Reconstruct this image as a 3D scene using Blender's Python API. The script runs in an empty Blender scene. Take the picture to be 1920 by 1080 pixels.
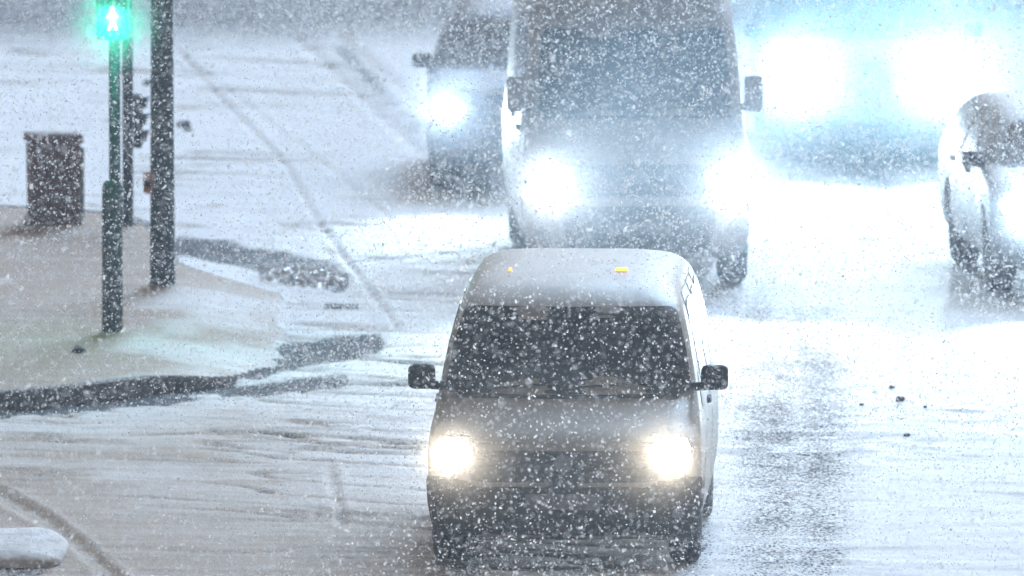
import bpy, bmesh, math, random
import numpy as np
from mathutils import Vector, Matrix, Euler

random.seed(7)
R = math.radians
sc = bpy.context.scene
COL = sc.collection

# ------------------------------------------------------------------ camera
CAM_H, FPX = 12.5, 32000.0            # a long lens on a footbridge, 12.5 m up
PITCH = math.atan(2871.0 / FPX)
cam = bpy.data.cameras.new('camera')
cam.lens = FPX / 1920.0 * 36.0
cam.sensor_width = 36.0
cam.clip_start, cam.clip_end = 0.5, 4000.0
cam.dof.use_dof = True
cam.dof.focus_distance = 119.0
cam.dof.aperture_fstop = 4.0
cam_o = bpy.data.objects.new('camera', cam)
COL.objects.link(cam_o)
cam_o.location = (0, 0, CAM_H)
cam_o.rotation_euler = (math.pi / 2 - PITCH, 0, 0)
sc.camera = cam_o

# ------------------------------------------------------------------ sky, sun, exposure
SUN_EL, SUN_AZ = R(30), R(15)          # behind the traffic and to the right (azimuth from +Y to +X)
w = bpy.data.worlds.new('World')
sc.world = w
w.use_nodes = True
nt = w.node_tree
nt.nodes.clear()
sky = nt.nodes.new('ShaderNodeTexSky')
sky.sky_type = 'NISHITA'
sky.sun_disc = False
sky.sun_elevation = SUN_EL
sky.sun_rotation = SUN_AZ
sky.air_density = 1.0
sky.dust_density = 4.0
sky.ozone_density = 1.0
hs = nt.nodes.new('ShaderNodeHueSaturation')
hs.inputs['Saturation'].default_value = 0.3
bg = nt.nodes.new('ShaderNodeBackground')
bg.inputs['Strength'].default_value = 0.05
wo = nt.nodes.new('ShaderNodeOutputWorld')
nt.links.new(sky.outputs['Color'], hs.inputs['Color'])
tint = nt.nodes.new('ShaderNodeMix')      # low cloud lit warm from below by the town
tint.data_type = 'RGBA'
tint.blend_type = 'MULTIPLY'
tint.inputs['Factor'].default_value = 1.0
tint.inputs[7].default_value = (1.20, 0.98, 0.78, 1)
nt.links.new(hs.outputs['Color'], tint.inputs[6])
nt.links.new(tint.outputs[2], bg.inputs['Color'])
nt.links.new(bg.outputs['Background'], wo.inputs['Surface'])

sd = bpy.data.lights.new('sun', 'SUN')
sd.energy = 3.9
sd.angle = R(24)
sd.color = (0.47, 0.715, 1.0)
sun = bpy.data.objects.new('sun', sd)
COL.objects.link(sun)
sun.location = (0, 0, 40)
dv = Vector((-math.sin(SUN_AZ) * math.cos(SUN_EL), -math.cos(SUN_AZ) * math.cos(SUN_EL), -math.sin(SUN_EL)))
sun.rotation_euler = dv.to_track_quat('-Z', 'Y').to_euler()

vs = sc.view_settings
vs.view_transform = 'Standard'
vs.look = 'None'
vs.exposure = 0.25
vs.gamma = 1.0
vs.use_curve_mapping = False
cy = sc.cycles
cy.use_denoising = True
cy.max_bounces = 4
cy.volume_bounces = 1
cy.diffuse_bounces = 2
cy.glossy_bounces = 2
cy.volume_step_rate = 2.0
cy.adaptive_threshold = 0.06
cy.transparent_max_bounces = 8
cy.sample_clamp_indirect = 4.0

HAZE_DENSITY = 0.0006
HAZE_ANISO = 0.2
HEAD_W = 2800.0                          # watts of one ordinary headlight lamp


# ------------------------------------------------------------------ helpers
def ray(px, py):
    u, v = (px - 960.0) / FPX, (540.0 - py) / FPX
    cp, sp = math.cos(PITCH), math.sin(PITCH)
    return Vector((u, cp + v * sp, -sp + v * cp))


def at(px, py, z=0.0):
    """the place on the plane of height z that the photograph shows at that point"""
    d = ray(px, py)
    t = (z - CAM_H) / d.z
    return Vector((d.x * t, d.y * t, z))


def link(o, parent=None):
    COL.objects.link(o)
    if parent is not None:
        o.parent = parent
    return o


def tag(o, label=None, cat=None, group=None, kind=None):
    if label: o['label'] = label
    if cat: o['category'] = cat
    if group: o['group'] = group
    if kind: o['kind'] = kind
    return o


def empty(name, loc=(0, 0, 0), rz=0.0, parent=None):
    o = bpy.data.objects.new(name, None)
    o.empty_display_size = 0.2
    link(o, parent)
    o.location = loc
    o.rotation_euler = (0, 0, rz)
    return o


def mesh_obj(name, verts, faces, mat, parent=None, smooth=True):
    me = bpy.data.meshes.new(name)
    me.from_pydata([tuple(v) for v in verts], [], faces)
    me.validate()
    me.update()
    if smooth:
        for p in me.polygons: p.use_smooth = True
    me.materials.append(mat)
    return link(bpy.data.objects.new(name, me), parent)


def bm_obj(name, bm, mat, parent=None, smooth=True, bevel=0.0, seg=2):
    if bevel:
        bmesh.ops.bevel(bm, geom=list(bm.edges), offset=bevel, segments=seg, affect='EDGES', profile=0.6)
    bmesh.ops.recalc_face_normals(bm, faces=list(bm.faces))
    me = bpy.data.meshes.new(name)
    bm.to_mesh(me)
    bm.free()
    if smooth:
        for p in me.polygons: p.use_smooth = True
    me.materials.append(mat)
    o = link(bpy.data.objects.new(name, me), parent)
    if smooth and bevel:
        try: me.set_sharp_from_angle(angle=R(50))
        except Exception: pass
    return o


def box_bm(cx, cy_, cz, sx, sy, sz, taper=1.0):
    bm = bmesh.new()
    r = bmesh.ops.create_cube(bm, size=1.0)
    for v in bm.verts:
        k = taper if v.co.z > 0 else 1.0
        v.co = Vector((cx + v.co.x * sx * k, cy_ + v.co.y * sy * k, cz + v.co.z * sz))
    return bm


def box(name, c, s, mat, parent=None, bevel=0.01, seg=2, taper=1.0):
    return bm_obj(name, box_bm(*c, *s, taper=taper), mat, parent, True, bevel, seg)


def lathe(name, prof, mat, parent=None, n=32, axis='Z', off=(0, 0, 0), cap=True):
    """prof: list of (radius, height)"""
    V, F = [], []
    for r, h in prof:
        for i in range(n):
            a = 2 * math.pi * i / n
            p = (r * math.cos(a), r * math.sin(a), h)
            if axis == 'X': p = (p[2], p[0], p[1])
            if axis == 'Y': p = (p[0], p[2], p[1])
            V.append((p[0] + off[0], p[1] + off[1], p[2] + off[2]))
    m = len(prof)
    for j in range(m - 1):
        for i in range(n):
            F.append((j * n + i, j * n + (i + 1) % n, (j + 1) * n + (i + 1) % n, (j + 1) * n + i))
    if cap:
        F.append(tuple(range(n))[::-1])
        F.append(tuple((m - 1) * n + i for i in range(n)))
    bm = bmesh.new()
    vv = [bm.verts.new(v) for v in V]
    for f in F: bm.faces.new([vv[i] for i in f])
    o = bm_obj(name, bm, mat, parent, True)
    try: o.data.set_sharp_from_angle(angle=R(40))
    except Exception: pass
    return o


def tube(name, pts, rad, mat, parent=None, n=8):
    bm = bmesh.new()
    rings = []
    P = [Vector(p) for p in pts]
    for i, p in enumerate(P):
        t = (P[min(i + 1, len(P) - 1)] - P[max(i - 1, 0)]).normalized()
        a = t.cross(Vector((0, 0, 1)))
        if a.length < 1e-3: a = t.cross(Vector((1, 0, 0)))
        a.normalize()
        b = t.cross(a)
        rings.append([bm.verts.new(p + (a * math.cos(2 * math.pi * k / n) + b * math.sin(2 * math.pi * k / n)) * rad) for k in range(n)])
    for i in range(len(rings) - 1):
        for k in range(n):
            bm.faces.new((rings[i][k], rings[i][(k + 1) % n], rings[i + 1][(k + 1) % n], rings[i + 1][k]))
    bm.faces.new(rings[0][::-1])
    bm.faces.new(rings[-1])
    return bm_obj(name, bm, mat, parent)


# ------------------------------------------------------------------ value noise (for the relief of the snow)
def vnoise(x, y, seed=0):
    xi, yi = np.floor(x).astype(np.int64), np.floor(y).astype(np.int64)
    fx, fy = x - xi, y - yi
    fx, fy = fx * fx * (3 - 2 * fx), fy * fy * (3 - 2 * fy)

    def h(a, b):
        n = (a * 374761393 + b * 668265263 + seed * 1442695041) & 0xffffffff
        n = ((n ^ (n >> 13)) * 1274126177) & 0xffffffff
        n = n ^ (n >> 16)
        return (n & 0xffff) / 65535.0
    return (h(xi, yi) * (1 - fx) + h(xi + 1, yi) * fx) * (1 - fy) + (h(xi, yi + 1) * (1 - fx) + h(xi + 1, yi + 1) * fx) * fy


def fbm(x, y, seed=0, o=4, g=0.5):
    s, a, t = 0.0, 1.0, 0.0
    for k in range(o):
        s = s + a * vnoise(x * 2 ** k + 13.7 * k, y * 2 ** k + 7.1 * k, seed + k)
        t += a
        a *= g
    return s / t


def sstep(a, b, x):
    t = np.clip((x - a) / (b - a), 0, 1)
    return t * t * (3 - 2 * t)


YS = 0.1


def pdist(X, Y, poly):
    """distance to a polyline on the ground; depth counts a tenth (long thin drifts)"""
    d = np.full(X.shape, 1e9)
    for a, b in zip(poly[:-1], poly[1:]):
        ax, ay, bx, by = a.x, a.y * YS, b.x, b.y * YS
        dx, dy = bx - ax, by - ay
        L = dx * dx + dy * dy + 1e-12
        t = np.clip(((X - ax) * dx + (Y * YS - ay) * dy) / L, 0, 1)
        d = np.minimum(d, np.hypot(X - ax - t * dx, Y * YS - ay - t * dy))
    return d


def inside(X, Y, poly):
    r = np.zeros(X.shape, bool)
    n = len(poly)
    for i in range(n):
        a, b = poly[i], poly[(i + 1) % n]
        c = ((a.y > Y) != (b.y > Y)) & (X < (b.x - a.x) * (Y - a.y) / (b.y - a.y + 1e-12) + a.x)
        r ^= c
    return r


# ------------------------------------------------------------------ materials
def mat(name, base=(0.5, 0.5, 0.5), rough=0.5, metal=0.0, spec=0.5, coat=0.0, emit=None, es=0.0, vary=0.0, vscale=8.0, bump=0.0, bscale=40.0, dirt=None):
    m = bpy.data.materials.new(name)
    m.use_nodes = True
    n = m.node_tree
    b = n.nodes['Principled BSDF']
    b.inputs['Base Color'].default_value = (*base, 1)
    b.inputs['Roughness'].default_value = rough
    b.inputs['Metallic'].default_value = metal
    b.inputs['Specular IOR Level'].default_value = spec
    b.inputs['Coat Weight'].default_value = coat * 0.5
    b.inputs['Coat Roughness'].default_value = 0.35
    if emit:
        b.inputs['Emission Color'].default_value = (*emit, 1)
        b.inputs['Emission Strength'].default_value = es
    if vary or bump or dirt:
        tc = n.nodes.new('ShaderNodeTexCoord')
        if vary or dirt:
            nz = n.nodes.new('ShaderNodeTexNoise')
            nz.inputs['Scale'].default_value = vscale
            nz.inputs['Detail'].default_value = 6
            nz.inputs['Roughness'].default_value = 0.65
            n.links.new(tc.outputs['Object'], nz.inputs['Vector'])
            rp = n.nodes.new('ShaderNodeValToRGB')
            rp.color_ramp.elements[0].position = 0.35
            rp.color_ramp.elements[1].position = 0.7
            c2 = dirt if dirt else tuple(c * (1 - vary) for c in base)
            rp.color_ramp.elements[0].color = (*base, 1)
            rp.color_ramp.elements[1].color = (*c2, 1)
            n.links.new(nz.outputs['Fac'], rp.inputs['Fac'])
            n.links.new(rp.outputs['Color'], b.inputs['Base Color'])
            rr = n.nodes.new('ShaderNodeMapRange')
            rr.inputs['To Min'].default_value = rough
            rr.inputs['To Max'].default_value = min(1, rough + 0.35)
            n.links.new(nz.outputs['Fac'], rr.inputs['Value'])
            n.links.new(rr.outputs['Result'], b.inputs['Roughness'])
        if bump:
            nb = n.nodes.new('ShaderNodeTexNoise')
            nb.inputs['Scale'].default_value = bscale
            nb.inputs['Detail'].default_value = 4
            n.links.new(tc.outputs['Object'], nb.inputs['Vector'])
            bp = n.nodes.new('ShaderNodeBump')
            bp.inputs['Strength'].default_value = bump
            bp.inputs['Distance'].default_value = 0.01
            n.links.new(nb.outputs['Fac'], bp.inputs['Height'])
            n.links.new(bp.outputs['Normal'], b.inputs['Normal'])
    return m


def snow_ground_mat():
    m = bpy.data.materials.new('drifted_snow_over_asphalt')
    m.use_nodes = True
    n = m.node_tree
    L = n.links.new
    b = n.nodes['Principled BSDF']
    tc = n.nodes.new('ShaderNodeTexCoord')

    def attr(a):
        x = n.nodes.new('ShaderNodeAttribute')
        x.attribute_name = a
        return x.outputs['Fac']

    def noise(scale, vec, detail=5, rough=0.6):
        mp = n.nodes.new('ShaderNodeMapping')
        mp.inputs['Scale'].default_value = vec
        L(tc.outputs['Object'], mp.inputs['Vector'])
        z = n.nodes.new('ShaderNodeTexNoise')
        z.inputs['Scale'].default_value = scale
        z.inputs['Detail'].default_value = detail
        z.inputs['Roughness'].default_value = rough
        L(mp.outputs['Vector'], z.inputs['Vector'])
        return z.outputs['Fac']

    def math_(op, a, c, clamp=False):
        x = n.nodes.new('ShaderNodeMath')
        x.operation = op
        x.use_clamp = clamp
        for i, v in enumerate((a, c)):
            if isinstance(v, (int, float)): x.inputs[i].default_value = v
            else: L(v, x.inputs[i])
        return x.outputs[0]

    def mix(f, a, c):
        x = n.nodes.new('ShaderNodeMix')
        x.data_type = 'RGBA'
        L(f, x.inputs['Factor'])
        for key, v in ((6, a), (7, c)):
            if isinstance(v, tuple): x.inputs[key].default_value = (*v, 1)
            else: L(v, x.inputs[key])
        return x.outputs[2]

    grain = noise(42.0, (1, 0.35, 1), 3, 0.7)
    streak = noise(1.6, (0.35, 1.9, 1), 6, 0.65)
    bare_and_shade = math_('ADD', attr('bare_and_shade'), math_('MULTIPLY', math_('SUBTRACT', grain, 0.5), 1.6))
    bare_and_shade = math_('MULTIPLY', math_('SUBTRACT', bare_and_shade, 0.42), 5.0, True)
    d = math_('ADD', attr('dirt'), math_('MULTIPLY', math_('SUBTRACT', streak, 0.52), 0.9))  # dirt mask also carries painted post shadows and the dim foreground light
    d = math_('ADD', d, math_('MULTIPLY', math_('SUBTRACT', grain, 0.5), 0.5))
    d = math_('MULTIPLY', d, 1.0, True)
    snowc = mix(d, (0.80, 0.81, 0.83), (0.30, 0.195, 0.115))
    asph = mix(grain, (0.035, 0.04, 0.048), (0.075, 0.075, 0.085))
    col = mix(bare_and_shade, snowc, asph)
    L(col, b.inputs['Base Color'])
    ro = n.nodes.new('ShaderNodeMapRange')
    ro.inputs['To Min'].default_value = 0.75
    ro.inputs['To Max'].default_value = 0.85
    L(bare_and_shade, ro.inputs['Value'])
    wet = attr('wet')
    sp = n.nodes.new('ShaderNodeMapRange')
    sp.inputs['To Min'].default_value = 0.25
    sp.inputs['To Max'].default_value = 0.08
    L(bare_and_shade, sp.inputs['Value'])
    L(math_('MAXIMUM', sp.outputs['Result'], math_('MULTIPLY', wet, 0.8)), b.inputs['Specular IOR Level'])
    L(math_('MULTIPLY', ro.outputs['Result'], math_('SUBTRACT', 1.0, math_('MULTIPLY', wet, 0.75))), b.inputs['Roughness'])
    bp = n.nodes.new('ShaderNodeBump')
    bp.inputs['Strength'].default_value = 0.55
    bp.inputs['Distance'].default_value = 0.02
    hsum = math_('ADD', grain, math_('MULTIPLY', streak, 1.2))
    L(hsum, bp.inputs['Height'])
    L(bp.outputs['Normal'], b.inputs['Normal'])
    return m


M = {}
M['snow'] = snow_ground_mat()
M['kerb'] = mat('kerb_granite', (0.16, 0.16, 0.17), 0.8, vary=0.4, vscale=20, bump=0.4)
M['silver'] = mat('paint_dusty_silver', (0.31, 0.285, 0.25), 0.5, 0.0, coat=0.4, dirt=(0.41, 0.38, 0.335), vscale=5)
M['white'] = mat('paint_road_grimed_white', (0.46, 0.41, 0.37), 0.4, coat=0.3, dirt=(0.32, 0.29, 0.27), vscale=4)
M['navy'] = mat('paint_dark_blue', (0.03, 0.045, 0.11), 0.4, 0.0, coat=0.15, dirt=(0.06, 0.065, 0.085), vscale=5)
M['grey'] = mat('paint_mid_grey', (0.06, 0.07, 0.08), 0.4, 0.1, coat=0.2, dirt=(0.1, 0.1, 0.1), vscale=5)
M['pearl'] = mat('paint_pale_silver', (0.34, 0.36, 0.38), 0.35, 0.3, coat=0.3, dirt=(0.26, 0.26, 0.26), vscale=5)
M['plastic'] = mat('black_trim_plastic', (0.025, 0.026, 0.028), 0.55, vary=-0.8, vscale=14, bump=0.2)
M['bumper'] = mat('grey_bumper_plastic', (0.035, 0.035, 0.038), 0.7, dirt=(0.08, 0.078, 0.078), vscale=7, bump=0.2)
M['glass'] = mat('dark_window_glass', (0.012, 0.018, 0.025), 0.06, spec=0.6, dirt=(0.10, 0.12, 0.14), vscale=3.5)
M['tyre'] = mat('tyre_rubber', (0.03, 0.03, 0.032), 0.85, dirt=(0.2, 0.2, 0.21), vscale=9, bump=0.5, bscale=60)
M['rim'] = mat('wheel_alloy', (0.4, 0.4, 0.41), 0.35, 0.8, vary=0.4)
M['chrome'] = mat('chrome_badge', (0.22, 0.22, 0.22), 0.35, 1.0)
M['plate'] = mat('snow_caked_licence_plate', (0.13, 0.13, 0.135), 0.6, dirt=(0.3, 0.3, 0.3), vscale=12)
M['warm_lamp'] = mat('halogen_lens_lit', (0.9, 0.9, 0.9), 0.1, emit=(1.0, 0.88, 0.70), es=16)
M['cool_lamp'] = mat('led_lens_lit', (0.9, 0.9, 0.9), 0.1, emit=(0.86, 0.94, 1.0), es=18)
M['bezel'] = mat('headlight_housing', (0.25, 0.25, 0.26), 0.2, 0.7)
M['amber'] = mat('amber_marker_lit', (0.8, 0.35, 0.05), 0.2, emit=(1.0, 0.33, 0.03), es=3)
M['pole'] = mat('galvanised_pole_dark', (0.055, 0.075, 0.085), 0.5, 0.3, vary=0.4, vscale=10, bump=0.2)
M['sleeve'] = mat('pole_sleeve_paint', (0.05, 0.065, 0.07), 0.55, vary=0.4, vscale=12, bump=0.3)
M['housing'] = mat('signal_housing_black', (0.02, 0.024, 0.024), 0.5, bump=0.1)
M['green'] = mat('green_figure_lit', (0.1, 0.8, 0.55), 0.3, emit=(0.05, 1.0, 0.62), es=40)
M['dark_lens'] = mat('unlit_signal_lens', (0.05, 0.03, 0.03), 0.2)
M['orange'] = mat('orange_push_button_box', (0.45, 0.16, 0.05), 0.45, vary=0.3)
M['bin'] = mat('bin_brown_plastic', (0.15, 0.045, 0.035), 0.6, dirt=(0.2, 0.085, 0.065), vscale=9, bump=0.3)
M['fresh'] = mat('fresh_snow', (0.78, 0.8, 0.82), 0.85, bump=0.5, bscale=30)
M['block'] = mat('snow_crusted_concrete', (0.78, 0.78, 0.79), 0.85, dirt=(0.5, 0.46, 0.42), vscale=6, bump=0.6, bscale=18)
M['grate'] = mat('cast_iron_grate', (0.03, 0.03, 0.032), 0.6, 0.5, bump=0.3)
M['ice'] = mat('clear_crushed_ice', (0.85, 0.9, 0.95), 0.12, spec=0.8)
M['ice'].node_tree.nodes['Principled BSDF'].inputs['Transmission Weight'].default_value = 0.3
M['clod'] = mat('dirty_ice_clod', (0.10, 0.10, 0.12), 0.6, vary=0.5, bump=0.5)

# ------------------------------------------------------------------ the island of pavement and the road
ISL_Z = 0.13
isl_front = [(-2600, 905), (-900, 800), (-300, 752), (0, 737), (150, 723), (300, 706), (420, 690), (490, 662), (580, 641), (690, 628), (760, 612)]
isl_back = [(775, 596), (745, 574), (660, 548), (520, 522), (400, 508), (340, 492), (322, 460), (300, 425), (200, 398), (0, 385), (-300, 380), (-2600, 370)]


def smooth_line(px, z, n=10):
    P = [at(x, y, z) for x, y in px]
    out = []
    for i in range(len(P) - 1):
        p0, p1, p2, p3 = P[max(i - 1, 0)], P[i], P[i + 1], P[min(i + 2, len(P) - 1)]
        for k in range(n):
            t = k / n
            a = (p1 * 2 + (p2 - p0) * t + (p0 * 2 - p1 * 5 + p2 * 4 - p3) * t * t + (p1 * 3 - p0 - p2 * 3 + p3) * t ** 3) * 0.5
            out.append(a)
    out.append(P[-1])
    return out


isl_line = smooth_line(isl_front + isl_back, ISL_Z)
isl_poly = isl_line


def isl_h(x):
    """the island runs out level with the road towards its tip"""
    a, b = at(290, 640).x, at(640, 640).x
    t = np.clip((x - a) / (b - a), 0, 1)
    return ISL_Z + (-0.06 - ISL_Z) * t * t * (3 - 2 * t)


def drift(X, Y):
    """relief of the wind-packed snow: long low ridges across the view"""
    wx = X + 0.5 * vnoise(X * 0.6, Y * 0.25, 5)
    a = fbm(wx * 0.45 + Y * 0.05, Y * 1.5 + X * 0.12, 11, 4, 0.55)
    r = 1 - np.abs(2 * fbm(wx * 0.35, Y * 0.9 + X * 0.1, 23, 3, 0.5) - 1)
    c = fbm(X * 6, Y * 5, 31, 3, 0.6)
    r2 = 1 - np.abs(2 * fbm(wx * 0.5 + 4, Y * 2.1 + X * 0.16, 43, 3, 0.5) - 1)
    m = sstep(0.4, 0.65, fbm(X * 0.4, Y * 0.3, 57, 2))
    return 0.010 * (a - 0.5) + 0.006 * (r ** 6 - 0.3) + 0.012 * m * r2 ** 10 + 0.012 * (c - 0.5)


def W(pts): return [at(x, y) for x, y in pts]


tracks = [  # (line, half width m, depth m)
    (W([(335, 95), (420, 190), (530, 300), (600, 420), (655, 495), (745, 612)]), 0.022, 0.02),
    (W([(345, 105), (470, 200), (600, 300), (720, 400), (800, 470)]), 0.02, 0.012),
    (W([(-60, 890), (0, 924), (90, 972), (150, 1018), (228, 1088)]), 0.022, 0.04),
    (W([(-60, 905), (0, 938), (85, 984), (140, 1026), (208, 1090)]), 0.018, 0.03),
    (W([(618, 880), (632, 935), (640, 975)]), 0.03, 0.014),
    (W([(560, 70), (700, 200), (830, 320), (900, 380)]), 0.05, 0.02),
    (W([(640, 66), (780, 190), (900, 300)]), 0.05, 0.02),
]
ruts_and_shade = [(W([(1440, 1090), (1450, 900), (1450, 700), (1430, 560)]), 0.50, 0.50), (W([(1530, 1090), (1540, 880), (1530, 700), (1490, 590)]), 0.40, 0.50),
        (W([(880, 1130), (880, 1060), (900, 900)]), 0.22, 0.5), (W([(1300, 1130), (1300, 1060), (1310, 900)]), 0.22, 0.5),
        (W([(1290, 560), (1430, 560), (1560, 590)]), 0.16, 0.45),  # shade under the tall van, put in as a crosswise dark band
        (W([(640, 90), (720, 180), (800, 260), (900, 350)]), 0.16, 0.55), (W([(1500, 300), (1640, 330), (1720, 390)]), 0.2, 0.45)]
gutter = W([(-900, 840), (-300, 790), (0, 758), (150, 746), (300, 730), (420, 714)])
gutter2 = W([(480, 688), (560, 664), (640, 650), (700, 642)])
gutter3 = W([(420, 735), (520, 728), (640, 716)])
gutter4 = W([(340, 462), (420, 474), (520, 488), (600, 510), (632, 528)])
gutter5 = W([(610, 500), (680, 488), (760, 480), (900, 468)])
icy = W([(515, 515), (545, 520), (585, 522), (622, 532)])
lowbare = W([(0, 1072), (60, 1074), (110, 1050)])


def ground_fields(X, Y):
    Z = drift(X, Y)
    bare_and_shade = np.zeros(X.shape)
    dirt = np.zeros(X.shape)  # grit, plus the foreground's dimmer, warmer light
    nz = fbm(X * 1.2, Y * 0.5, 71, 4)
    big = fbm(X * 0.5, Y * 0.35, 77, 4)
    ragged = fbm(X * 1.6, (Y + 0.3 * X) * 0.9, 83, 5, 0.6)
    for ln, hw, dep in tracks:
        d = pdist(X, Y, ln)
        g = np.exp(-(d / hw) ** 2)
        Z -= dep * g
        Z += 0.4 * dep * np.exp(-((d - 2.2 * hw) / (0.8 * hw)) ** 2)
        dirt += 0.45 * g * min(1, dep / 0.03)
        bare_and_shade += 0.34 * g * min(1, dep / 0.04)
    for sd_, ky, sl in ((131, 1.1, 0.45), (141, 1.7, 0.6), (151, 2.6, 0.3)):       # thin furrows the wind has scoured down to the grit
        nn = fbm(X * 0.5 + 0.6 * vnoise(X * 0.7, Y * 0.3, sd_), (Y + sl * X) * ky, sd_, 2, 0.4)
        ms = sstep(0.42, 0.62, fbm(X * 0.45 + 5, Y * 0.22, sd_ + 3, 3)) * (0.25 + 0.75 * sstep(2.2, -1.2, X))
        fu = sstep(0.90, 0.985, 1 - np.abs(2 * nn - 1)) * ms
        bare_and_shade += 0.42 * fu
        dirt += 0.55 * fu
        Z -= 0.012 * fu
    for ln, hw, am in ruts_and_shade:
        d = pdist(X, Y, ln)
        bare_and_shade = np.maximum(bare_and_shade, am * np.exp(-(d / hw) ** 2) * (0.35 + 0.6 * nz + 0.7 * ragged))
    for ln, hw, am in ((gutter, 0.125, 1.0), (gutter2, 0.14, 0.72), (gutter3, 0.07, 0.66), (gutter4, 0.12, 0.72), (gutter5, 0.015, 0.55), (lowbare, 0.04, 0.55)):
        d = pdist(X, Y, ln) + 1.3 * hw * (ragged - 0.5)
        bare_and_shade = np.maximum(bare_and_shade, am * (0.75 + 0.5 * ragged) * sstep(hw * 1.3, hw * 0.6, d))
    # slush browned by grit, plus the foreground's dimmer, warmer light put into the colour
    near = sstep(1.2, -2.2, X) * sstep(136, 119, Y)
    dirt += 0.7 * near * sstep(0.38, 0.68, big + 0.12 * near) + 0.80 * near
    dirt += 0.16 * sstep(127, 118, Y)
    # ground turns darker and barer at the far end
    far = sstep(160.5, 170.5, Y + 1.5 * (nz - 0.5) - 0.15 * X)
    bare_and_shade = np.maximum(bare_and_shade, 0.62 * far)
    vis = sstep(60, 15, np.abs(X)) * sstep(60, 20, np.abs(Y - 142))
    Z = Z * vis
    Z = Z - 0.01 * sstep(0.2, 0.7, bare_and_shade)
    wet = np.exp(-(pdist(X, Y, icy) / 0.05) ** 2)
    bare_and_shade = np.maximum(bare_and_shade, 0.8 * wet)
    Z = Z + 0.05 * wet * (fbm(X * 9, Y * 4, 171, 3, 0.6) - 0.5)
    return Z, np.clip(bare_and_shade, 0, 1), np.clip(dirt, 0, 1), wet


def spread(a, b, step, far):
    core = list(np.arange(a, b, step))
    lo, hi, s = [], [], step
    x, s = a, step
    while x > -far:
        s *= 1.22
        x -= s
        lo.append(x)
    x, s = core[-1], step
    while x < far:
        s *= 1.22
        x += s
        hi.append(x)
    return np.array(lo[::-1] + core + hi)


def grid_mesh(name, xs, ys, zfun, mat_, keep=None):
    X, Y = np.meshgrid(xs, ys)
    Z, bare_and_shade, dirt, wet = zfun(X, Y)
    nx, ny = len(xs), len(ys)
    co = np.stack([X, Y, Z], -1).reshape(-1, 3).astype(np.float32)
    i, j = np.meshgrid(np.arange(nx - 1), np.arange(ny - 1))
    q = (j * nx + i).ravel()
    F = np.stack([q, q + 1, q + 1 + nx, q + nx], -1)
    if keep is not None:
        cx = 0.25 * (X[:-1, :-1] + X[1:, :-1] + X[:-1, 1:] + X[1:, 1:])
        cyy = 0.25 * (Y[:-1, :-1] + Y[1:, :-1] + Y[:-1, 1:] + Y[1:, 1:])
        F = F[keep(cx, cyy).ravel()]
        used = np.unique(F)
        rm = np.full(len(co), -1)
        rm[used] = np.arange(len(used))
        F = rm[F]
        co = co[used]
        bare_and_shade, dirt, wet = bare_and_shade.ravel()[used], dirt.ravel()[used], wet.ravel()[used]
    me = bpy.data.meshes.new(name)
    me.vertices.add(len(co))
    me.vertices.foreach_set('co', co.ravel())
    me.loops.add(F.size)
    me.loops.foreach_set('vertex_index', F.ravel().astype(np.int32))
    me.polygons.add(len(F))
    me.polygons.foreach_set('loop_start', (np.arange(len(F)) * 4).astype(np.int32))
    me.update(calc_edges=True)
    me.polygons.foreach_set('use_smooth', np.ones(len(F), bool))
    for a, v in (('bare_and_shade', bare_and_shade), ('dirt', dirt), ('wet', wet)):
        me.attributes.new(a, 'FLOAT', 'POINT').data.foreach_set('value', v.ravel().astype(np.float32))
    me.materials.append(mat_)
    return link(bpy.data.objects.new(name, me))


xs = spread(-6.0, 6.5, 0.036, 850)
ys = spread(113.0, 176.0, 0.06, 850)
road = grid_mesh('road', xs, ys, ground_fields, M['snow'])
tag(road, kind='structure')


def island_fields(X, Y):
    Z, b, d = drift(X, Y) * 0.9, np.zeros(X.shape), np.zeros(X.shape)
    big = fbm(X * 0.8 + 3, Y * 0.35, 91, 4)
    for (bx, by) in ((211, 628), (305, 540), (240, 425), (100, 422)):   # drift at each foot, and its cast shadow painted as a brown streak
        p = at(bx, by, ISL_Z)
        ln = [p + Vector((0.05, 0.2, 0)), p + Vector((-0.9, -2.2, 0))]
        dd = pdist(X, Y, ln)
        d += 0.45 * np.exp(-(dd / 0.10) ** 2)
        Z += 0.03 * np.exp(-(np.hypot(X - p.x, (Y - p.y) * 0.5) / 0.22) ** 2)
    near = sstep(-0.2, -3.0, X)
    d += 0.9 * sstep(0.40, 0.68, big + 0.10 * near) + 0.52 * near  # browned snow, with the left side's dimmer light put in as well
    edge = pdist(X, Y, isl_line)
    Z = np.maximum(Z, -0.05) * sstep(0.0, 0.3, edge)
    return isl_h(X) + 0.004 + Z * 0.9, b, np.clip(d, 0, 1), np.zeros(X.shape)


ix = np.arange(-13, at(790, 600).x, 0.05)
iy = np.arange(at(0, 760).y - 8, at(0, 370).y + 1, 0.06)
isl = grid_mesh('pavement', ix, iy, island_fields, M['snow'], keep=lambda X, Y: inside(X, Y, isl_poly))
tag(isl, kind='structure')

# kerb round the island: a swept granite edge
KV, KF = [], []
kp = isl_line
for i, p in enumerate(kp):
    t = (kp[min(i + 1, len(kp) - 1)] - kp[max(i - 1, 0)])
    t.z = 0
    t.normalize()
    nrm = Vector((t.y, -t.x, 0))           # outward (front edge runs left to right)
    hh = float(isl_h(p.x))
    for o, z in ((-0.13, hh - 0.08), (-0.13, hh + 0.008), (-0.02, hh + 0.008), (0.0, hh - 0.010), (0.012, -0.08)):
        q = p + nrm * o
        KV.append((q.x, q.y, z))
for i in range(len(kp) - 1):
    for k in range(4):
        a = i * 5 + k
        KF.append((a, a + 5, a + 6, a + 1))
kerb = mesh_obj('kerb', KV, KF, M['kerb'], smooth=False)
tag(kerb, kind='structure')


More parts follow.
